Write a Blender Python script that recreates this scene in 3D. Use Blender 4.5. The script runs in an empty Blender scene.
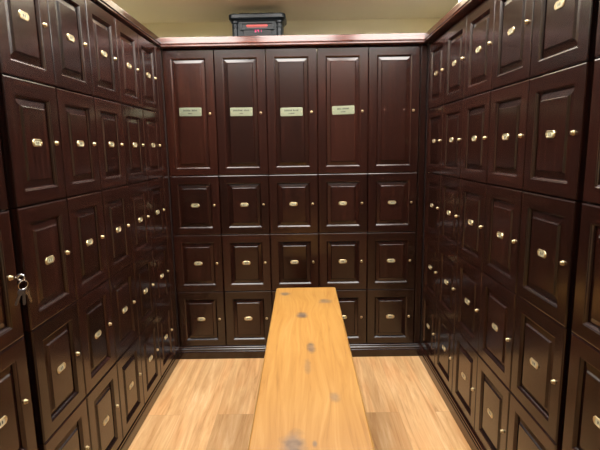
import bpy, bmesh, math, random
from mathutils import Vector, Matrix
random.seed(7)
S = bpy.context.scene
COL = S.collection

# ------------------------------------------------------------------ sizes (metres)
LX, RX = -0.8045, 0.7829          # door planes of the left and right locker walls
Z0, H = 0.0839, 0.375             # underside of the lowest doors, height of one locker
WB, WL, WR = 0.3096, 0.2865, 0.3173
XB0, YL0, YR0 = -0.8092, -0.1356, -0.0147
DEP = 0.42                        # locker depth
ROOM_L, ROOM_R, ROOM_B, ROOM_F = -1.32, 1.30, 0.50, -4.6
CEIL = 2.46
SOFF = 2.24

# ------------------------------------------------------------------ materials
def mat(name):
    m = bpy.data.materials.new(name); m.use_nodes = True
    nt = m.node_tree
    return m, nt, nt.nodes['Principled BSDF']

def plain(name, col, rough=0.5, metal=0.0, coat=0.0, emit=None, strength=0.0):
    m, nt, b = mat(name)
    b.inputs['Base Color'].default_value = (*col, 1)
    b.inputs['Roughness'].default_value = rough
    b.inputs['Metallic'].default_value = metal
    b.inputs['Coat Weight'].default_value = coat
    if emit:
        b.inputs['Emission Color'].default_value = (*emit, 1)
        b.inputs['Emission Strength'].default_value = strength
    return m

def N(nt, typ, **kw):
    n = nt.nodes.new(typ)
    for k, v in kw.items(): setattr(n, k, v)
    return n

def math_n(nt, op, a, b=None, c=None):
    n = N(nt, 'ShaderNodeMath', operation=op)
    for i, x in enumerate((a, b, c)):
        if x is None: continue
        if isinstance(x, (int, float)): n.inputs[i].default_value = x
        else: nt.links.new(x, n.inputs[i])
    return n.outputs[0]

def ramp(nt, fac, stops):
    r = N(nt, 'ShaderNodeValToRGB')
    e = r.color_ramp.elements
    while len(e) < len(stops): e.new(0.5)
    for i, (p, c) in enumerate(stops):
        e[i].position = p; e[i].color = (*c, 1)
    nt.links.new(fac, r.inputs[0])
    return r.outputs[0]

def mixc(nt, fac, a, b, mode='MIX'):
    n = N(nt, 'ShaderNodeMix', data_type='RGBA', blend_type=mode)
    for s, x in ((n.inputs[0], fac), (n.inputs[6], a), (n.inputs[7], b)):
        if isinstance(x, (int, float)): s.default_value = x
        elif isinstance(x, tuple): s.default_value = (*x, 1)
        else: nt.links.new(x, s)
    return n.outputs[2]

def dark_wood(name, axis):
    """glossy dark cherry, grain along the given local axis, each board a little different"""
    m, nt, b = mat(name)
    tc = N(nt, 'ShaderNodeTexCoord'); oi = N(nt, 'ShaderNodeObjectInfo')
    off = N(nt, 'ShaderNodeCombineXYZ')
    nt.links.new(math_n(nt, 'MULTIPLY', oi.outputs['Random'], 17.0), off.inputs[0])
    nt.links.new(math_n(nt, 'MULTIPLY', oi.outputs['Random'], 31.0), off.inputs[2])
    add = N(nt, 'ShaderNodeVectorMath', operation='ADD')
    nt.links.new(tc.outputs['Object'], add.inputs[0]); nt.links.new(off.outputs[0], add.inputs[1])
    mp = N(nt, 'ShaderNodeMapping')
    sc = [42, 42, 42]; sc['xyz'.index(axis)] = 1.6
    mp.inputs['Scale'].default_value = sc
    nt.links.new(add.outputs[0], mp.inputs[0])
    n1 = N(nt, 'ShaderNodeTexNoise'); n1.inputs['Scale'].default_value = 1.6; n1.inputs['Detail'].default_value = 6; n1.inputs['Roughness'].default_value = 0.62
    nt.links.new(mp.outputs[0], n1.inputs[0])
    n2 = N(nt, 'ShaderNodeTexNoise'); n2.inputs['Scale'].default_value = 7; n2.inputs['Detail'].default_value = 3
    nt.links.new(mp.outputs[0], n2.inputs[0])
    c = ramp(nt, n1.outputs['Fac'], [(0.26, (0.0068, 0.0019, 0.0013)), (0.5, (0.0130, 0.0036, 0.0023)), (0.76, (0.029, 0.0080, 0.0046))])
    c = mixc(nt, 0.35, c, ramp(nt, n2.outputs['Fac'], [(0.35, (0.4, 0.4, 0.4)), (0.6, (1, 1, 1))]), 'MULTIPLY')
    v = math_n(nt, 'MULTIPLY_ADD', oi.outputs['Random'], 0.7, 0.8)
    cv = N(nt, 'ShaderNodeCombineColor')
    for i in range(3): nt.links.new(v, cv.inputs[i])
    c = mixc(nt, 1.0, c, cv.outputs[0], 'MULTIPLY')
    c = mixc(nt, 1.0, c, oi.outputs['Color'], 'MULTIPLY')
    nt.links.new(c, b.inputs['Base Color'])
    b.inputs['Roughness'].default_value = 0.22
    b.inputs['Specular IOR Level'].default_value = 0.62
    b.inputs['Coat Weight'].default_value = 0.08
    b.inputs['Coat Roughness'].default_value = 0.12
    bp = N(nt, 'ShaderNodeBump'); bp.inputs['Strength'].default_value = 0.02; bp.inputs['Distance'].default_value = 0.002
    nt.links.new(n1.outputs['Fac'], bp.inputs['Height']); nt.links.new(bp.outputs[0], b.inputs['Normal'])
    return m

WOOD_V = dark_wood('cherry_vertical_grain', 'z')
WOOD_H = dark_wood('cherry_horizontal_grain', 'x')
WOOD_Y = dark_wood('cherry_long_grain', 'y')
BRASS = plain('brass', (0.60, 0.49, 0.29), 0.32, 1.0)
PALE_BRASS = plain('pale_brass', (0.30, 0.32, 0.22), 0.45, 0.9)
CARD = plain('ivory_card', (0.47, 0.45, 0.30), 0.35, 0.0, 0.3)
INK = plain('dark_ink', (0.03, 0.028, 0.022), 0.6)
STEEL = plain('steel', (0.62, 0.62, 0.63), 0.22, 1.0)
NICKEL = plain('dull_nickel', (0.16, 0.17, 0.21), 0.35, 1.0)
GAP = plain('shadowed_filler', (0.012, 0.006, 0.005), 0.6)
BLACK = plain('black_plastic', (0.005, 0.007, 0.009), 0.3, 0.0, 0.0)
BLACK2 = plain('black_satin', (0.006, 0.008, 0.010), 0.4)
SMOKE = plain('smoked_front', (0.006, 0.005, 0.006), 0.3)
for q in (BLACK, BLACK2, SMOKE): q.node_tree.nodes['Principled BSDF'].inputs['Specular IOR Level'].default_value = 0.22
GLOW = plain('heater_glow', (0.25, 0.01, 0.01), 0.4, emit=(1.0, 0.10, 0.07), strength=1.3)
DIMGLOW = plain('heater_back_glow', (0.06, 0.006, 0.006), 0.5, emit=(1.0, 0.03, 0.03), strength=0.10)
PINK = plain('display_digits', (0.2, 0.01, 0.05), 0.4, emit=(1.0, 0.03, 0.20), strength=1.1)
WHITE = plain('white_enamel', (0.8, 0.8, 0.8), 0.4)

def wall_paint(name, col):
    m, nt, b = mat(name)
    tc = N(nt, 'ShaderNodeTexCoord')
    n = N(nt, 'ShaderNodeTexNoise'); n.inputs['Scale'].default_value = 220; n.inputs['Detail'].default_value = 2
    nt.links.new(tc.outputs['Object'], n.inputs[0])
    n2 = N(nt, 'ShaderNodeTexNoise'); n2.inputs['Scale'].default_value = 1.3
    nt.links.new(tc.outputs['Object'], n2.inputs[0])
    c = ramp(nt, n2.outputs['Fac'], [(0.3, tuple(x * 0.95 for x in col)), (0.7, tuple(min(1, x * 1.04) for x in col))])
    nt.links.new(c, b.inputs['Base Color'])
    b.inputs['Roughness'].default_value = 0.75
    bp = N(nt, 'ShaderNodeBump'); bp.inputs['Strength'].default_value = 0.08; bp.inputs['Distance'].default_value = 0.001
    nt.links.new(n.outputs['Fac'], bp.inputs['Height']); nt.links.new(bp.outputs[0], b.inputs['Normal'])
    return m
PAINT = wall_paint('buff_wall_paint', (0.82, 0.73, 0.49))
GREYP = wall_paint('dark_brown_wall_paint', (0.07, 0.05, 0.045))
CEILP = wall_paint('cream_ceiling_paint', (0.86, 0.78, 0.60))

def floor_mat():
    m, nt, b = mat('light_oak_laminate')
    tc = N(nt, 'ShaderNodeTexCoord')
    sp = N(nt, 'ShaderNodeSeparateXYZ'); nt.links.new(tc.outputs['Object'], sp.inputs[0])
    X, Y = sp.outputs[0], sp.outputs[1]
    W, LN = 0.19, 1.28
    xs = math_n(nt, 'DIVIDE', math_n(nt, 'ADD', X, 0.444), W)
    col = math_n(nt, 'FLOOR', xs)
    # odd and even rows of boards are staggered by an uneven amount
    stag = math_n(nt, 'FRACT', math_n(nt, 'MULTIPLY', col, 0.5))
    ys = math_n(nt, 'ADD', math_n(nt, 'DIVIDE', math_n(nt, 'ADD', Y, 0.665), LN), math_n(nt, 'MULTIPLY', stag, 0.86))
    row = math_n(nt, 'FLOOR', ys)
    cid = N(nt, 'ShaderNodeCombineXYZ'); nt.links.new(col, cid.inputs[0]); nt.links.new(row, cid.inputs[1])
    wn = N(nt, 'ShaderNodeTexWhiteNoise', noise_dimensions='3D'); nt.links.new(cid.outputs[0], wn.inputs[0])
    # strips printed inside a board
    sid = math_n(nt, 'FLOOR', math_n(nt, 'MULTIPLY', xs, 3.0))
    cs = N(nt, 'ShaderNodeCombineXYZ'); nt.links.new(sid, cs.inputs[0]); nt.links.new(row, cs.inputs[1]); cs.inputs[2].default_value = 3.3
    wn2 = N(nt, 'ShaderNodeTexWhiteNoise', noise_dimensions='3D'); nt.links.new(cs.outputs[0], wn2.inputs[0])
    # grain
    mp = N(nt, 'ShaderNodeMapping'); mp.inputs['Scale'].default_value = (26, 1.7, 1)
    ad = N(nt, 'ShaderNodeVectorMath', operation='MULTIPLY_ADD')
    nt.links.new(wn.outputs['Color'], ad.inputs[0]); ad.inputs[1].default_value = (9, 9, 9); nt.links.new(tc.outputs['Object'], ad.inputs[2])
    nt.links.new(ad.outputs[0], mp.inputs[0])
    g = N(nt, 'ShaderNodeTexNoise'); g.inputs['Scale'].default_value = 1.2; g.inputs['Detail'].default_value = 7; g.inputs['Roughness'].default_value = 0.65; g.inputs['Distortion'].default_value = 0.9
    nt.links.new(mp.outputs[0], g.inputs[0])
    mp2 = N(nt, 'ShaderNodeMapping'); mp2.inputs['Scale'].default_value = (5, 0.9, 1)
    nt.links.new(ad.outputs[0], mp2.inputs[0])
    g2 = N(nt, 'ShaderNodeTexNoise'); g2.inputs['Scale'].default_value = 2.2; g2.inputs['Detail'].default_value = 3
    nt.links.new(mp2.outputs[0], g2.inputs[0])
    base = ramp(nt, g.outputs['Fac'], [(0.27, (0.34, 0.17, 0.068)), (0.42, (0.54, 0.315, 0.142)), (0.55, (0.63, 0.39, 0.19)), (0.74, (0.76, 0.53, 0.31))])
    pink = ramp(nt, g2.outputs['Fac'], [(0.33, (0.82, 0.74, 0.66)), (0.5, (1, 1, 1)), (0.72, (1.0, 0.86, 0.76))])
    c = mixc(nt, 0.9, base, pink, 'MULTIPLY')
    tone = ramp(nt, wn2.outputs['Value'], [(0.0, (0.90, 0.87, 0.82)), (0.5, (1, 1, 1)), (1.0, (1.0, 0.95, 0.88))])
    c = mixc(nt, 0.8, c, tone, 'MULTIPLY')
    # greyer boards: the two beside the bench, in front of the cross joint
    def board(x0, y1):
        a = math_n(nt, 'MULTIPLY', math_n(nt, 'GREATER_THAN', X, x0), math_n(nt, 'LESS_THAN', X, x0 + W))
        return math_n(nt, 'MULTIPLY', a, math_n(nt, 'LESS_THAN', Y, y1))
    mask = math_n(nt, 'ADD', board(-0.444, -0.665), board(0.316, -0.665))
    c = mixc(nt, mask, c, mixc(nt, 1.0, c, (0.78, 0.76, 0.74), 'MULTIPLY'))
    # joints
    fx = math_n(nt, 'FRACT', xs); fy = math_n(nt, 'FRACT', ys)
    jx = math_n(nt, 'LESS_THAN', math_n(nt, 'MINIMUM', fx, math_n(nt, 'SUBTRACT', 1.0, fx)), 0.006)
    jy = math_n(nt, 'LESS_THAN', math_n(nt, 'MINIMUM', fy, math_n(nt, 'SUBTRACT', 1.0, fy)), 0.0012)
    j = math_n(nt, 'MAXIMUM', jx, jy)
    c = mixc(nt, math_n(nt, 'MULTIPLY', j, 0.45), c, (0.30, 0.16, 0.07))
    nt.links.new(c, b.inputs['Base Color'])
    b.inputs['Roughness'].default_value = 0.42
    b.inputs['Specular IOR Level'].default_value = 0.35
    return m

KNOTS = [(-0.082, -0.51, 0.0297, 0.0297, 1), (0.126, -0.64, 0.0351, 0.0351, 0.84), (0.009, -0.83, 0.0297, 0.0378, 1), (0.044, -1.19, 0.0175, 0.0513, 0.84), (0.028, -1.345, 0.0135, 0.0607, 0.42), (0.111, -1.554, 0.0189, 0.0297, 0.66), (-0.016, -1.785, 0.0365, 0.0567, 0.9), (0.042, -1.785, 0.0081, 0.0162, 0.84)]
def bench_mat():
    m, nt, b = mat('honey_pine')
    tc = N(nt, 'ShaderNodeTexCoord')
    wob = N(nt, 'ShaderNodeTexNoise'); wob.inputs['Scale'].default_value = 26; wob.inputs['Detail'].default_value = 3
    nt.links.new(tc.outputs['Object'], wob.inputs[0])
    sp = N(nt, 'ShaderNodeSeparateXYZ'); nt.links.new(tc.outputs['Object'], sp.inputs[0])
    X, Y = sp.outputs[0], sp.outputs[1]
    kmask = None; swirl = None
    wv = math_n(nt, 'MULTIPLY_ADD', wob.outputs['Fac'], 1.0, -0.5)
    for (kx, ky, rx, ry, s) in KNOTS:
        dx = math_n(nt, 'DIVIDE', math_n(nt, 'SUBTRACT', X, kx), rx)
        dy = math_n(nt, 'DIVIDE', math_n(nt, 'SUBTRACT', Y, ky), ry)
        d = math_n(nt, 'SQRT', math_n(nt, 'ADD', math_n(nt, 'MULTIPLY', dx, dx), math_n(nt, 'MULTIPLY', dy, dy)))
        dn = math_n(nt, 'ADD', d, wv)
        k = N(nt, 'ShaderNodeMapRange'); k.inputs[1].default_value = 1.15; k.inputs[2].default_value = 0.45
        k.inputs[3].default_value = 0; k.inputs[4].default_value = s
        nt.links.new(dn, k.inputs[0])
        kmask = k.outputs[0] if kmask is None else math_n(nt, 'MAXIMUM', kmask, k.outputs[0])
        # grain lines bend round each knot
        bend = math_n(nt, 'DIVIDE', math_n(nt, 'MULTIPLY', dx, 0.55 * rx / 0.02), math_n(nt, 'ADD', 1.0, math_n(nt, 'MULTIPLY', math_n(nt, 'MULTIPLY', d, d), 0.22)))
        swirl = bend if swirl is None else math_n(nt, 'ADD', swirl, bend)
    cv = N(nt, 'ShaderNodeCombineXYZ')
    nt.links.new(math_n(nt, 'ADD', math_n(nt, 'MULTIPLY', X, 38.0), swirl), cv.inputs[0])
    nt.links.new(math_n(nt, 'MULTIPLY', Y, 2.2), cv.inputs[1])
    g = N(nt, 'ShaderNodeTexNoise'); g.inputs['Scale'].default_value = 1.1; g.inputs['Detail'].default_value = 6; g.inputs['Roughness'].default_value = 0.6; g.inputs['Distortion'].default_value = 0.7
    nt.links.new(cv.outputs[0], g.inputs[0])
    c = ramp(nt, g.outputs['Fac'], [(0.26, (0.215, 0.088, 0.016)), (0.40, (0.305, 0.146, 0.031)), (0.56, (0.345, 0.174, 0.041)), (0.75, (0.39, 0.212, 0.062))])
    big = N(nt, 'ShaderNodeTexNoise'); big.inputs['Scale'].default_value = 3.0
    nt.links.new(tc.outputs['Object'], big.inputs[0])
    c = mixc(nt, 0.6, c, ramp(nt, big.outputs['Fac'], [(0.3, (0.92, 0.86, 0.78)), (0.65, (1, 1, 1))]), 'MULTIPLY')
    kc = ramp(nt, wob.outputs['Fac'], [(0.35, (0.085, 0.055, 0.035)), (0.65, (0.16, 0.105, 0.07))])
    c = mixc(nt, kmask, c, kc)
    nt.links.new(c, b.inputs['Base Color'])
    b.inputs['Roughness'].default_value = 0.4
    b.inputs['Specular IOR Level'].default_value = 0.35
    return m
FLOORM = floor_mat(); BENCHM = bench_mat()

# ------------------------------------------------------------------ building helpers
def obj(name, bm, mats, parent=None, loc=(0, 0, 0), smooth=False):
    bmesh.ops.recalc_face_normals(bm, faces=bm.faces)
    me = bpy.data.meshes.new(name); bm.to_mesh(me); bm.free()
    for m in (mats if isinstance(mats, (list, tuple)) else [mats]): me.materials.append(m)
    if smooth:
        for p in me.polygons: p.use_smooth = True
    o = bpy.data.objects.new(name, me); COL.objects.link(o)
    o.location = loc
    if parent: o.parent = parent
    return o

def tag(o, label, cat, group=None):
    o['label'] = label; o['category'] = cat
    if group: o['group'] = group
    return o

def thing(name, label, cat, loc=(0, 0, 0), rz=0, group=None):
    o = bpy.data.objects.new(name, None); COL.objects.link(o)
    o.empty_display_size = 0.1
    o.location = loc; o.rotation_euler = (0, 0, rz)
    return tag(o, label, cat, group)

def struct(name, bm, mats):
    o = obj(name, bm, mats); o['kind'] = 'structure'; return o

def box(bm, x0, x1, y0, y1, z0, z1, mi=0, bevel=0.0):
    vs = [bm.verts.new(p) for p in ((x0, y0, z0), (x1, y0, z0), (x1, y1, z0), (x0, y1, z0), (x0, y0, z1), (x1, y0, z1), (x1, y1, z1), (x0, y1, z1))]
    fs = [bm.faces.new([vs[i] for i in q]) for q in ((0, 3, 2, 1), (4, 5, 6, 7), (0, 1, 5, 4), (1, 2, 6, 5), (2, 3, 7, 6), (3, 0, 4, 7))]
    for f in fs: f.material_index = mi
    if bevel:
        es = list({e for f in fs for e in f.edges})
        r = bmesh.ops.bevel(bm, geom=es, offset=bevel, segments=2, affect='EDGES', profile=0.5)
        for f in r['faces']: f.material_index = mi
    return bm

def rect(w, h, i, y):
    b = i - 0.006 if i > 0.02 else i            # the bottom rail is a little narrower
    return [(i, y, b), (w - i, y, b), (w - i, y, h - i), (i, y, h - i)]

def bridge(bm, a, b, horiz=True, mi_h=1, mi_v=0):
    n = len(a)
    for k in range(n):
        f = bm.faces.new((a[k], a[(k + 1) % n], b[(k + 1) % n], b[k]))
        f.material_index = mi_h if (n == 4 and k in (0, 2)) else mi_v

def lathe(bm, prof, seg=16, axis='y', c=(0, 0, 0), mi=0, cap=True):
    """prof: list of (radius, position along axis)"""
    rings = []
    for r, t in prof:
        ring = []
        for k in range(seg):
            a = 2 * math.pi * k / seg
            u, v = r * math.cos(a), r * math.sin(a)
            p = {'y': (u, t, v), 'z': (u, v, t), 'x': (t, u, v)}[axis]
            ring.append(bm.verts.new((p[0] + c[0], p[1] + c[1], p[2] + c[2])))
        rings.append(ring)
    for a, b in zip(rings, rings[1:]):
        for k in range(seg):
            bm.faces.new((a[k], a[(k + 1) % seg], b[(k + 1) % seg], b[k])).material_index = mi
    if cap:
        bm.faces.new(rings[0]).material_index = mi; bm.faces.new(rings[-1]).material_index = mi
    return bm

def torus(bm, R, r, M, seg=28, sub=8, mi=0):
    rings = []
    for i in range(seg):
        a = 2 * math.pi * i / seg; ring = []
        for j in range(sub):
            b = 2 * math.pi * j / sub
            p = Vector(((R + r * math.cos(b)) * math.cos(a), r * math.sin(b), (R + r * math.cos(b)) * math.sin(a)))
            ring.append(bm.verts.new(M @ p))
        rings.append(ring)
    for i in range(seg):
        A, B = rings[i], rings[(i + 1) % seg]
        for j in range(sub):
            bm.faces.new((A[j], A[(j + 1) % sub], B[(j + 1) % sub], B[j])).material_index = mi

def prism(bm, pts, y0, y1, mi=0):
    """closed outline in x,z pushed from y0 to y1"""
    a = [bm.verts.new((x, y0, z)) for x, z in pts]; b = [bm.verts.new((x, y1, z)) for x, z in pts]
    bm.faces.new(a).material_index = mi; bm.faces.new(b).material_index = mi
    n = len(pts)
    for k in range(n): bm.faces.new((a[k], a[(k + 1) % n], b[(k + 1) % n], b[k])).material_index = mi

# ------------------------------------------------------------------ lockers
ST = 0.050                          # width of the door's stiles and rails
def door_bm(w, h):
    bm = bmesh.new()
    R = lambda i, y: [bm.verts.new(p) for p in rect(w, h, i, y)]
    back = R(0.0016, 0.021); side = R(0.0016, 0.0044); mid = R(0.0030, 0.0014); front = R(0.0060, 0.0)
    bridge(bm, back, side); bridge(bm, side, mid); bridge(bm, mid, front)
    inn = R(ST, 0.0)
    # flat face with butt joints: stiles run the full height, rails sit between them
    e = 0.0060
    bl = bm.verts.new((ST, 0, e)); br = bm.verts.new((w - ST, 0, e)); tr = bm.verts.new((w - ST, 0, h - e)); tl = bm.verts.new((ST, 0, h - e))
    for q, mi in (((front[0], bl, inn[0], inn[3], tl, front[3]), 0), ((br, front[1], front[2], tr, inn[2], inn[1]), 0),
                  ((bl, br, inn[1], inn[0]), 1), ((inn[3], inn[2], tr, tl), 1)):
        bm.faces.new(q).material_index = mi
    prev = inn
    for i, y in ((ST + 0.0012, 0.0012), (ST + 0.0034, 0.0022), (ST + 0.0064, 0.0050), (ST + 0.0088, 0.0090), (ST + 0.0088, 0.0104), (ST + 0.001, 0.0106), (ST + 0.001, 0.021)):
        nx = R(i, y); bridge(bm, prev, nx); prev = nx
    bridge(bm, prev, back)
    return bm

def panel_bm(w, h):
    bm = bmesh.new(); prev = None
    first = None
    for i, y in ((ST + 0.002, 0.0195), (ST + 0.002, 0.0115), (ST + 0.0095, 0.0115), (ST + 0.0275, 0.0080), (ST + 0.0310, 0.0030), (ST + 0.0325, 0.0018)):
        r = [bm.verts.new(p) for p in rect(w, h, i, y)]
        if prev: bridge(bm, prev, r, mi_h=0)
        else: first = r
        prev = r
    bm.faces.new(prev); bm.faces.new(first)
    return bm

def body_bm(w, h):
    bm = bmesh.new(); t = 0.002
    box(bm, t, w - t, 0.0225, DEP, 0.0010, h - 0.0006)
    return bm

def lock_bm():
    bm = bmesh.new()
    lathe(bm, [(0.0078, 0.0), (0.0078, -0.0015), (0.0066, -0.003), (0.0058, -0.0034), (0.0058, -0.0070), (0.0048, -0.0085), (0.0016, -0.0092)], 14, 'y')
    box(bm, -0.0007, 0.0007, -0.0099, -0.009, -0.0034, 0.0034, 1)
    return bm

def oct_pts(w, h, c):
    a, b = w / 2, h / 2
    return [(-a + c, -b), (a - c, -b), (a, -b + c), (a, b - c), (a - c, b), (-a + c, b), (-a, b - c), (-a, -b + c)]

def plate_bm():
    bm = bmesh.new(); prev = None
    for (w, h, c, y) in ((0.053, 0.0235, 0.0075, 0.0), (0.053, 0.0235, 0.0075, -0.0016), (0.0505, 0.021, 0.0068, -0.0030), (0.034, 0.0160, 0.0035, -0.0030), (0.0325, 0.0146, 0.003, -0.0016)):
        r = [bm.verts.new((x, y, z)) for x, z in oct_pts(w, h, c)]
        if prev: bridge(bm, prev, r, mi_h=0)
        else: bm.faces.new(r)
        prev = r
    bm.faces.new(prev)
    for s in (-1, 1):
        lathe(bm, [(0.0029, -0.0028), (0.0027, -0.0040), (0.0016, -0.0047), (0.0003, -0.0049)], 10, 'y', (s * 0.0205, 0, 0))
    return bm

def card_bm():
    bm = bmesh.new()
    prism(bm, oct_pts(0.0318, 0.0140, 0.0029), -0.0017, -0.0023)
    for x in (-0.0060, 0.0035):          # worn, unreadable digits
        box(bm, x - 0.0010, x + 0.0036, -0.0026, -0.0022, -0.0042, 0.0042, 1)
    return bm

def make_locker(kind, w, h, plate=True):
    """locker > body, door (> raised_panel, lock), number_plate (> number_card)"""
    t = thing('locker' if plate else 'tall_locker', '', 'locker')
    obj('body', body_bm(w, h), WOOD_V, t)
    d = obj('door', door_bm(w, h), [WOOD_V, WOOD_H], t)
    obj('raised_panel', panel_bm(w, h), [WOOD_V, WOOD_H], d)
    obj('lock', lock_bm(), [BRASS, INK], d, (w - 0.036, 0, h / 2))
    if plate:
        p = obj('number_plate', plate_bm(), BRASS, t, (w / 2 - 0.002, 0.0016, h / 2))
        obj('number_card', card_bm(), [CARD, INK], p)
    return t

def copy_tree(o, parent=None):
    c = o.copy(); COL.objects.link(c)
    if parent: c.parent = parent
    for ch in list(o.children): copy_tree(ch, c)
    return c

used = set()
def place(proto, loc, rz, label, group):
    t = proto if proto.name not in used else copy_tree(proto)
    used.add(proto.name)
    t.location = loc; t.rotation_euler = (0, 0, rz)
    tag(t, label, 'locker', group)
    for ch in t.children:
        if ch.type == 'MESH' and ch.name.startswith('door'):
            ch.location = (random.uniform(-0.0004, 0.0004), random.uniform(-0.0009, 0.0003), random.uniform(-0.0004, 0.0004))
            ch.rotation_euler = (random.uniform(-0.002, 0.002), 0, 0)
    return t

ROWN = ['bottom row', 'fourth row from top', 'third row from top', 'second row from top', 'top row']
ORD = ['first', 'second', 'third', 'fourth', 'fifth']
small_b = make_locker('back', WB, H)
small_l = make_locker('left', WL, H)
small_r = make_locker('right', WR, H)

BR = ['bottom row', 'second row from bottom', 'third row from bottom']
BC = ['leftmost column', 'second column from left', 'middle column', 'fourth column from left', 'rightmost column']
for c in range(5):
    for r in range(3):
        place(small_b, (XB0 + c * WB, 0, Z0 + r * H), 0, 'dark wooden small locker of the back wall, %s, %s' % (BR[r], BC[c]), 'small numbered lockers on the back wall')
for c in range(5):
    for r in range(5):
        place(small_l, (LX, YL0 - (c + 1) * WL, Z0 + r * H), math.pi / 2, 'dark wooden left wall locker, %s, %s column from back corner' % (ROWN[r], ORD[c]), 'numbered lockers on the left wall')
        place(small_r, (RX, YR0 - c * WR, Z0 + r * H), -math.pi / 2, 'dark wooden right wall locker, %s, %s column from back corner' % (ROWN[r], ORD[c]), 'numbered lockers on the right wall')
GL, GR = 0.034, 0.027
YLN = YL0 - 5 * WL - GL; YRN = YR0 - 5 * WR - GR
for r in range(5):
    extra = ', keys in its lock' if r == 2 else ''
    place(small_l, (LX, YLN - WL, Z0 + r * H), math.pi / 2, ('dark wooden locker at left photo edge, %s' % ROWN[r]) + extra, 'lockers nearest the camera on the left')
    place(small_r, (RX, YRN, Z0 + r * H), -math.pi / 2, 'dark wooden locker at right photo edge, %s' % ROWN[r], 'lockers nearest the camera on the right')

# the tall lockers on the back wall
def name_plate_bm():
    bm = bmesh.new(); prev = None
    w, h = 0.137, 0.050
    for i, y in ((0.0, 0.0), (0.0, -0.0012), (0.0012, -0.0022)):
        a, b = w / 2 - i, h / 2 - i
        r = [bm.verts.new((x, y, z)) for x, z in oct_pts(2 * a, 2 * b, 0.004)]
        if prev: bridge(bm, prev, r, mi_h=0)
        else: bm.faces.new(r)
        prev = r
    bm.faces.new(prev)
    return bm

def screw_bm():
    bm = bmesh.new()
    lathe(bm, [(0.0028, 0.0), (0.0026, -0.0012), (0.0015, -0.002), (0.0003, -0.0022)], 10, 'y')
    return bm

def lettering_bm(seed, words, low):
    """two lines of worn engraving too small to read"""
    rnd = random.Random(seed); bm = bmesh.new()
    for z, hh, ws in ((0.0090, 0.0105, words), (-0.0090, 0.0070, low)):
        tot = sum(ws) + 0.006 * (len(ws) - 1); x = -tot / 2
        for w in ws:
            n = max(2, round(w / 0.006)); st = w / n
            for k in range(n):
                hk = hh * rnd.uniform(0.65, 1.0)
                box(bm, x + k * st, x + k * st + st * rnd.uniform(0.5, 0.8), -0.0026, -0.0021, z - hh / 2, z - hh / 2 + hk)
            x += w + 0.006
    return bm

TL = ['tall dark wooden back wall locker with brass name plate, leftmost, under the crown trim',
      'tall dark wooden back wall locker with brass name plate, second from left',
      'tall dark wooden back wall locker with brass name plate, third from left',
      'tall dark wooden back wall locker with brass name plate, fourth from left',
      'tall dark wooden back wall locker with two bare screws and no name plate']
LET = [([0.045, 0.034], [0.026]), ([0.060, 0.034], [0.022]), ([0.046, 0.034], [0.036]), ([0.026, 0.042], [0.028]), None]
tall = make_locker('tall', WB, 2 * H, plate=False)
talls = []
for c in range(5):
    talls.append(place(tall, (XB0 + c * WB, 0, Z0 + 3 * H), 0, TL[c], 'tall lockers along the top of the back wall'))
for c, t in enumerate(talls):
    if LET[c]:
        p = obj('name_plate', name_plate_bm(), PALE_BRASS, t, (WB / 2 + (0.0, 0.001, -0.003, 0.002)[c], 0.0016, H + (0.012, 0.008, 0.003, 0.008)[c]))
        p.rotation_euler = (0, (0.004, 0.002, -0.01, -0.022)[c], 0)
        obj('lettering', lettering_bm(c, *LET[c]), INK, p)
        for s in (-1, 1): obj('screw', screw_bm(), BRASS, p, (s * 0.061, -0.0021, 0))
    else:
        for x in (0.099, 0.217): obj('screw', screw_bm(), STEEL, t, (x, 0.0016, H + 0.005))

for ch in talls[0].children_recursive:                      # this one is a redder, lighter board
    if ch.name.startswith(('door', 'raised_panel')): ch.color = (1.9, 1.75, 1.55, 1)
for t in talls[3:]:
    for ch in t.children_recursive:
        if ch.name.startswith(('door', 'raised_panel')): ch.color = (1.35, 1.3, 1.25, 1)

# ------------------------------------------------------------------ crown trim, plinth and fillers
def sweep(bm, prof, path):
    """prof: closed list of (outward, z); path: list of points f(outward) -> (x, y)"""
    rings = [[bm.verts.new((*f(o), z)) for o, z in prof] for f in path]
    n = len(prof)
    for a, b in zip(rings, rings[1:]):
        for k in range(n): bm.faces.new((a[k], a[(k + 1) % n], b[(k + 1) % n], b[k]))
    bm.faces.new(rings[0]); bm.faces.new(rings[-1])

ZT = Z0 + 5 * H                                             # 1.9589
CROWN = [(o, ZT + z) for o, z in ((-0.055, 0.0005), (0.003, 0.004), (0.020, 0.005), (0.031, 0.0085), (0.0355, 0.013), (0.035, 0.018), (0.0325, 0.0205), (0.030, 0.0215),
         (0.030, 0.024), (0.0335, 0.0255), (0.0345, 0.029), (0.0335, 0.0325), (0.0305, 0.034), (0.0300, 0.036), (0.0255, 0.060), (0.0235, 0.0645), (0.018, 0.0665), (-0.055, 0.0665))]
BASE = [(-0.40, 0.0), (0.012, 0.0), (0.012, 0.045), (0.0105, 0.050), (0.008, 0.053), (0.008, 0.058), (0.0105, 0.061), (0.0105, 0.066), (0.006, 0.071), (0.005, 0.074), (0.009, 0.077), (0.009, 0.0815), (0.006, 0.0837), (-0.40, 0.0837)]
YE_L, YE_R = YLN - WL, YRN - WR
def run(name, prof, side, m, set_back=0.0):
    # set_back: the left run stands a little further back than the others
    bm = bmesh.new(); LB = LX - set_back
    if side == 'back': sweep(bm, prof, [lambda o: (LB + max(o, -0.2), -o), lambda o: (RX - max(o, -0.2), -o)])
    if side == 'left': sweep(bm, prof, [lambda o: (LB + o, min(-o, 0) - 0.0004), lambda o: (LB + o, YE_L)])
    if side == 'right': sweep(bm, prof, [lambda o: (RX - o, min(-o, 0) - 0.0004), lambda o: (RX - o, YE_R)])
    return struct(name, bm, m)
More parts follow.
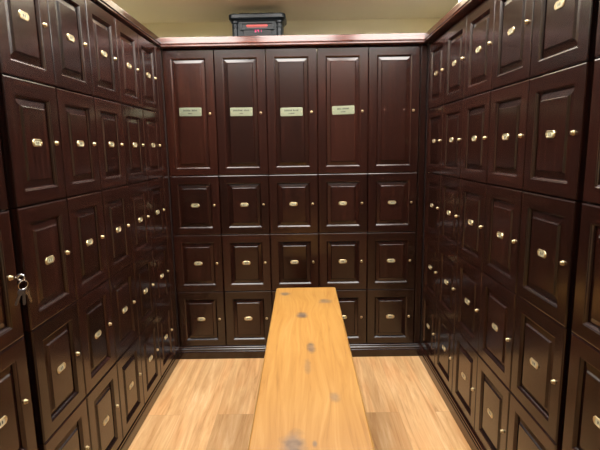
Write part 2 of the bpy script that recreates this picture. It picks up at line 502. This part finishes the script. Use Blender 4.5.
run('trim_1', CROWN, 'back', WOOD_H, 0.028).color = (3.6, 3.2, 3.0, 1)          # reddish light on the crown, put into its colour
run('trim_2', CROWN, 'left', WOOD_Y, 0.028).color = (1.4, 1.3, 1.2, 1); run('trim_3', CROWN, 'right', WOOD_Y).color = (2.8, 2.5, 2.3, 1)  # side crowns: their light also put into the tint, weakest on the left
run('baseboard_back', BASE, 'back', WOOD_H, 0.016); run('baseboard_left', BASE, 'left', WOOD_Y, 0.016); run('baseboard_right', BASE, 'right', WOOD_Y)

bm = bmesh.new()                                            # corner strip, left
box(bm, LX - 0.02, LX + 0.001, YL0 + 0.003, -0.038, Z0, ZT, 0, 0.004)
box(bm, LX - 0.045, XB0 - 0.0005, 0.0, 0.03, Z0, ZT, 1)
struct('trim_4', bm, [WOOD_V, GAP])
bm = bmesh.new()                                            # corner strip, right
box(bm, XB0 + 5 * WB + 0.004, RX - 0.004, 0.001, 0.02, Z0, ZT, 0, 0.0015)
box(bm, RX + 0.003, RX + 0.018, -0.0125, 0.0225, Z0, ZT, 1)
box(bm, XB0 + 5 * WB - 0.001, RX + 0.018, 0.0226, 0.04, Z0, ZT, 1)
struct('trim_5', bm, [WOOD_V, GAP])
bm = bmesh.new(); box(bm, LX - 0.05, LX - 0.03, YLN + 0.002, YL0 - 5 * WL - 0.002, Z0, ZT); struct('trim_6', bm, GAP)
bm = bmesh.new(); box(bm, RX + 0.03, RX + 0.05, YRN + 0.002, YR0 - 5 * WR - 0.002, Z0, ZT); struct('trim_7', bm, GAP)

# ------------------------------------------------------------------ room shell
bm = bmesh.new(); box(bm, ROOM_L - 0.1, ROOM_R + 0.1, ROOM_F - 0.1, ROOM_B + 0.1, -0.08, 0.0); struct('floor', bm, FLOORM)
bm = bmesh.new(); box(bm, ROOM_L - 0.1, ROOM_R + 0.1, ROOM_B, ROOM_B + 0.1, 0.0, CEIL); struct('wall_back', bm, PAINT)
bm = bmesh.new(); box(bm, ROOM_L - 0.1, ROOM_L, ROOM_F, ROOM_B, 0.0, CEIL); struct('wall_left', bm, PAINT)
bm = bmesh.new(); box(bm, ROOM_R, ROOM_R + 0.1, ROOM_F, ROOM_B, 0.0, CEIL); struct('wall_right', bm, PAINT)
bm = bmesh.new(); box(bm, ROOM_L - 0.1, ROOM_R + 0.1, ROOM_F - 0.1, ROOM_F, 0.0, CEIL); struct('wall_front', bm, GREYP)
bm = bmesh.new(); box(bm, ROOM_L - 0.1, ROOM_R + 0.1, ROOM_F - 0.1, ROOM_B + 0.1, CEIL, CEIL + 0.1)
box(bm, ROOM_L, ROOM_R, -0.03, ROOM_B, SOFF, CEIL)           # dropped soffit over the back lockers
struct('ceiling', bm, CEILP)

# ------------------------------------------------------------------ bench
BZ = 0.60
t = thing('bench', 'long honey pine bench with grey knots standing in the aisle between the lockers', 'bench', (0.031, 0, 0))
bm = bmesh.new()
x0, x1, y0, y1 = -0.1645, 0.1655, -2.55, -0.395
ring = []
rr = 0.014
for cx, cy, a0 in ((x1 - rr, y1 - rr, 0), (x0 + rr, y1 - rr, 90), (x0 + rr, y0 + rr, 180), (x1 - rr, y0 + rr, 270)):
    for k in range(5):
        a = math.radians(a0 + 22.5 * k); ring.append((cx + rr * math.cos(a), cy + rr * math.sin(a)))
def inset_ring(d):
    cx, cy = (x0 + x1) / 2, (y0 + y1) / 2
    return [(px - d * (1 if px > cx else -1), py - d * (1 if py > cy else -1)) for px, py in ring]
lv = [[bm.verts.new((px, py, z)) for px, py in inset_ring(d)] for d, z in ((0.004, BZ - 0.045), (0, BZ - 0.041), (0, BZ - 0.006), (0.002, BZ - 0.002), (0.006, BZ))]
for a, b in zip(lv, lv[1:]):
    for k in range(len(a)): bm.faces.new((a[k], a[(k + 1) % len(a)], b[(k + 1) % len(b)], b[k]))
bm.faces.new(lv[0]); bm.faces.new(lv[-1])
top = obj('seat', bm, BENCHM, t)
top.location = (-0.031, 0, 0)
for v in top.data.vertices: v.co.x += 0.031
for yc in (-0.62, -1.95):                                   # slab legs with a notched foot
    bm = bmesh.new()
    pts = [(-0.125, 0), (-0.055, 0), (-0.03, 0.045), (0.03, 0.045), (0.055, 0), (0.125, 0), (0.112, 0.10), (0.10, 0.35), (0.12, BZ - 0.0455), (-0.12, BZ - 0.0455), (-0.10, 0.35), (-0.112, 0.10)]
    prism(bm, pts, yc - 0.02, yc + 0.02)
    obj('leg', bm, BENCHM, t)
bm = bmesh.new(); box(bm, -0.018, 0.018, -1.93, -0.64, 0.22, 0.32, 0, 0.004); obj('stretcher', bm, BENCHM, t)

# ------------------------------------------------------------------ keys in the lock on the left
ly, lz = YLN - 0.036, Z0 + 2.5 * H
t = thing('key_ring', 'small bunch of keys on a steel ring hanging from a lock on the left', 'keys', (LX, ly, lz))
bm = bmesh.new()                                            # key in the lock: shaft and round pierced bow
box(bm, 0.010, 0.020, -0.001, 0.001, -0.0022, 0.0022)
M = Matrix.Translation((0.031, 0, 0)) @ Matrix.Rotation(math.radians(18), 4, 'Z')
torus(bm, 0.0082, 0.0034, M, 20, 8)
obj('inserted_key', bm, STEEL, t, smooth=True)
bm = bmesh.new()
MR = Matrix.Translation((0.034, 0.002, -0.021)) @ Matrix.Rotation(math.radians(62), 4, 'Z') @ Matrix.Rotation(math.radians(12), 4, 'X')
torus(bm, 0.0135, 0.0016, MR, 32, 6)
obj('ring', bm, STEEL, t, smooth=True)
def key(name, m, ang, yaw, off, L=0.048, bowr=0.0088):
    bm = bmesh.new()
    n = 18
    outl = [(bowr * math.cos(a), bowr * math.sin(a) - 0.009) for a in [math.radians(300 - 330 * k / (n - 1) + 315 - 15) for k in range(n)]]
    outl = [(bowr * math.sin(a), -0.008 + bowr * math.cos(a)) for a in [math.radians(-155 + 310 * k / (n - 1)) for k in range(n)]]
    z1 = -0.008 - bowr - L + 0.02
    outl += [(0.0042, z1 + 0.006), (0.0024, z1), (-0.001, z1), (-0.004, z1 + 0.003), (-0.0026, z1 + 0.006), (-0.0042, z1 + 0.009), (-0.0028, z1 + 0.012), (-0.0042, z1 + 0.015)]
    prism(bm, outl, -0.0013, 0.0013)
    o = obj(name, bm, m, t, off)
    o.rotation_euler = (math.radians(ang), 0, yaw)
    return o
base = Vector((0.034, 0.002, -0.0345))
R = math.radians
for nm, m, lean, yaw, dx in (('key', NICKEL, -30, 70, -0.004), ('key', NICKEL, -4, 60, 0.0), ('key', STEEL, 17, 75, 0.004)):
    o = key(nm, m, 0, 0, base + Vector((dx, dx, 0)))
    o.rotation_euler = (Matrix.Rotation(R(yaw), 3, 'Z') @ Matrix.Rotation(R(-lean), 3, 'Y')).to_euler()

# ------------------------------------------------------------------ heater on the lockers
zt = ZT - 0.0006
t = thing('electric_heater', 'black mantel style electric heater glowing red on top of the back lockers', 'heater', (-0.243, 0.10, zt))
t.rotation_euler = (0, 0, -0.02)
def rounded(w, d, r, seg=5):
    pts = []
    for cx, cy, a0 in ((w / 2 - r, d - r, 0), (-w / 2 + r, d - r, 90), (-w / 2 + r, r, 180), (w / 2 - r, r, 270)):
        for k in range(seg):
            a = math.radians(a0 + 90 * k / (seg - 1)); pts.append((cx + r * math.cos(a), cy + r * math.sin(a)))
    return pts
def slab(w, d, r, zs, yoff):
    """zs: (inset, z)"""
    bm = bmesh.new(); prev = None
    for i, z in zs:
        cur = [bm.verts.new((x * (w - 2 * i) / w, i + y * (d - 2 * i) / d + yoff, z)) for x, y in rounded(w, d, r)]
        if prev:
            for k in range(len(cur)): bm.faces.new((prev[k], prev[(k + 1) % len(cur)], cur[(k + 1) % len(cur)], cur[k]))
        else: bm.faces.new(cur)
        prev = cur
    bm.faces.new(prev)
    return bm
ht = 2.187 - zt
obj('mantel_top', slab(0.350, 0.20, 0.03, ((0.014, ht - 0.046), (0.010, ht - 0.038), (0.002, ht - 0.032), (0.0, ht - 0.026), (0.0, ht - 0.008), (0.003, ht - 0.002), (0.010, ht)), 0.0), BLACK, t)
bm = bmesh.new(); box(bm, -0.155, 0.155, 0.020, 0.18, 0.02, ht - 0.046, 0, 0.003); obj('cabinet', bm, BLACK2, t)
obj('plinth', slab(0.345, 0.19, 0.03, ((0.0, 0.0), (0.0, 0.018), (0.006, 0.024)), 0.003), BLACK, t)
for s in (-1, 1):
    bm = bmesh.new()
    a, b = 0.024, ht - 0.0462
    lathe(bm, [(0.021, a), (0.021, a + 0.012), (0.0165, a + 0.018), (0.0165, b - 0.040), (0.019, b - 0.036), (0.019, b - 0.030), (0.0165, b - 0.026), (0.0165, b - 0.016), (0.0215, b - 0.008), (0.0215, b)], 20, 'z', (s * 0.136, 0.0225, 0))
    obj('pillar', bm, BLACK, t)
zb = 2.097 - zt
bm = bmesh.new()                                            # picture-frame surround of the fire window
fx0, fx1, fz0, fz1 = -0.104, 0.104, zb - 0.006, ht - 0.050
for q in ((fx0, fx1, fz0, fz0 + 0.010), (fx0, fx1, fz1 - 0.010, fz1), (fx0, fx0 + 0.012, fz0 + 0.010, fz1 - 0.010), (fx1 - 0.012, fx1, fz0 + 0.010, fz1 - 0.010)):
    box(bm, q[0], q[1], 0.008, 0.0195, q[2], q[3], 0, 0.001)
obj('window_surround', bm, BLACK, t)
bm = bmesh.new(); box(bm, fx0 + 0.012, fx1 - 0.012, 0.0165, 0.0198, fz0 + 0.010, fz1 - 0.010); fw = obj('fire_window', bm, SMOKE, t)
bm = bmesh.new(); box(bm, -0.062, 0.062, 0.0158, 0.0164, zb + 0.006, fz1 - 0.012); obj('flame_bed', bm, DIMGLOW, fw)
bm = bmesh.new(); lathe(bm, [(0.0028, -0.066), (0.0028, 0.064)], 10, 'x', (0, 0.0155, 2.1155 - zt)); obj('heating_element', bm, GLOW, fw)
bm = bmesh.new(); box(bm, -0.085, 0.085, 0.012, 0.0196, 0.05, zb - 0.0065, 0, 0.002); cp = obj('control_panel', bm, SMOKE, t)
bm = bmesh.new()
for k, segs in enumerate(('afedcg', 'afbcg', 'bc')):        # a small lit readout
    cx = -0.014 + k * 0.016; z0 = 2.077 - zt; w, hh = 0.009, 0.014; th = 0.0024
    S7 = {'a': (0, w, hh - th, hh), 'd': (0, w, 0, th), 'g': (0, w, hh / 2 - th / 2, hh / 2 + th / 2), 'f': (0, th, hh / 2, hh), 'e': (0, th, 0, hh / 2), 'b': (w - th, w, hh / 2, hh), 'c': (w - th, w, 0, hh / 2)}
    for s in segs:
        a, b, c, d = S7[s]; box(bm, cx + a, cx + b, 0.0112, 0.0118, z0 + c, z0 + d)
obj('display', bm, PINK, cp)

# ------------------------------------------------------------------ lights of the room
def troffer(x, y, label, power):
    t = thing('ceiling_light', label, 'ceiling light', (x, y, CEIL), 0, 'ceiling lights over the aisle')
    bm = bmesh.new()
    w, l, b = 0.60, 1.50, 0.03
    for q in ((-w/2, w/2, -l/2, -l/2 + b), (-w/2, w/2, l/2 - b, l/2), (-w/2, -w/2 + b, -l/2 + b, l/2 - b), (w/2 - b, w/2, -l/2 + b, l/2 - b)):
        box(bm, *q, -0.05, -0.0005)
    obj('frame', bm, WHITE, t)
    bm = bmesh.new(); box(bm, -w/2 + b, w/2 - b, -l/2 + b, l/2 - b, -0.040, -0.030)
    obj('diffuser', bm, plain('lit_diffuser', (0.8, 0.8, 0.8), 0.6, emit=(1.0, 0.965, 0.91), strength=power), t)
    return t
for x, sd in ((-0.68, 'left side'), (0.0, 'middle'), (0.68, 'right side')):
    troffer(x, -0.87, 'white framed lit ceiling panel above the %s of the bench' % sd, 16.0)
    troffer(x, -2.75, 'white framed lit ceiling panel above the %s of the aisle entrance' % sd, 2.0)
t = thing('strip_light', 'white strip light lying on top of the right wall lockers', 'light', (0.982, -0.62, ZT))
bm = bmesh.new(); box(bm, -0.06, 0.06, -0.56, 0.56, 0.0, 0.10, 0, 0.008); obj('housing', bm, WHITE, t)
bm = bmesh.new(); box(bm, -0.055, 0.055, -0.555, 0.555, 0.101, 0.262, 0, 0.012); obj('lit_cover', bm, plain('lit_cover', (0.8, 0.8, 0.8), 0.5, emit=(0.95, 0.98, 1.0), strength=1.6), t)

# ------------------------------------------------------------------ world and camera
w = bpy.data.worlds.new('dim_room_air'); S.world = w; w.use_nodes = True
w.node_tree.nodes['Background'].inputs[0].default_value = (0.9, 0.85, 0.75, 1)
w.node_tree.nodes['Background'].inputs[1].default_value = 0.02

F, PI_, YA, RO, CX, CY, CZ = 462.85, 0.1638, -0.0059, -0.0165, 0.0188, -2.8912, 1.3661
c, s = math.cos(YA), math.sin(YA)
fw_ = Vector((s * math.cos(PI_), c * math.cos(PI_), -math.sin(PI_))); rt = Vector((c, -s, 0)); up = rt.cross(fw_)
rt2 = math.cos(RO) * rt + math.sin(RO) * up; up2 = -math.sin(RO) * rt + math.cos(RO) * up
cam = bpy.data.cameras.new('camera'); co = bpy.data.objects.new('camera', cam); COL.objects.link(co)
mw = Matrix((rt2, up2, -fw_)).transposed().to_4x4(); mw.translation = (CX, CY, CZ)
co.matrix_world = mw
cam.sensor_width = 36; cam.lens = F * 36 / 600; cam.clip_start = 0.05
S.camera = co
S.view_settings.view_transform = 'Standard'; S.view_settings.look = 'None'
S.view_settings.gamma = 1; S.view_settings.use_curve_mapping = False
S.view_settings.exposure = 0.0
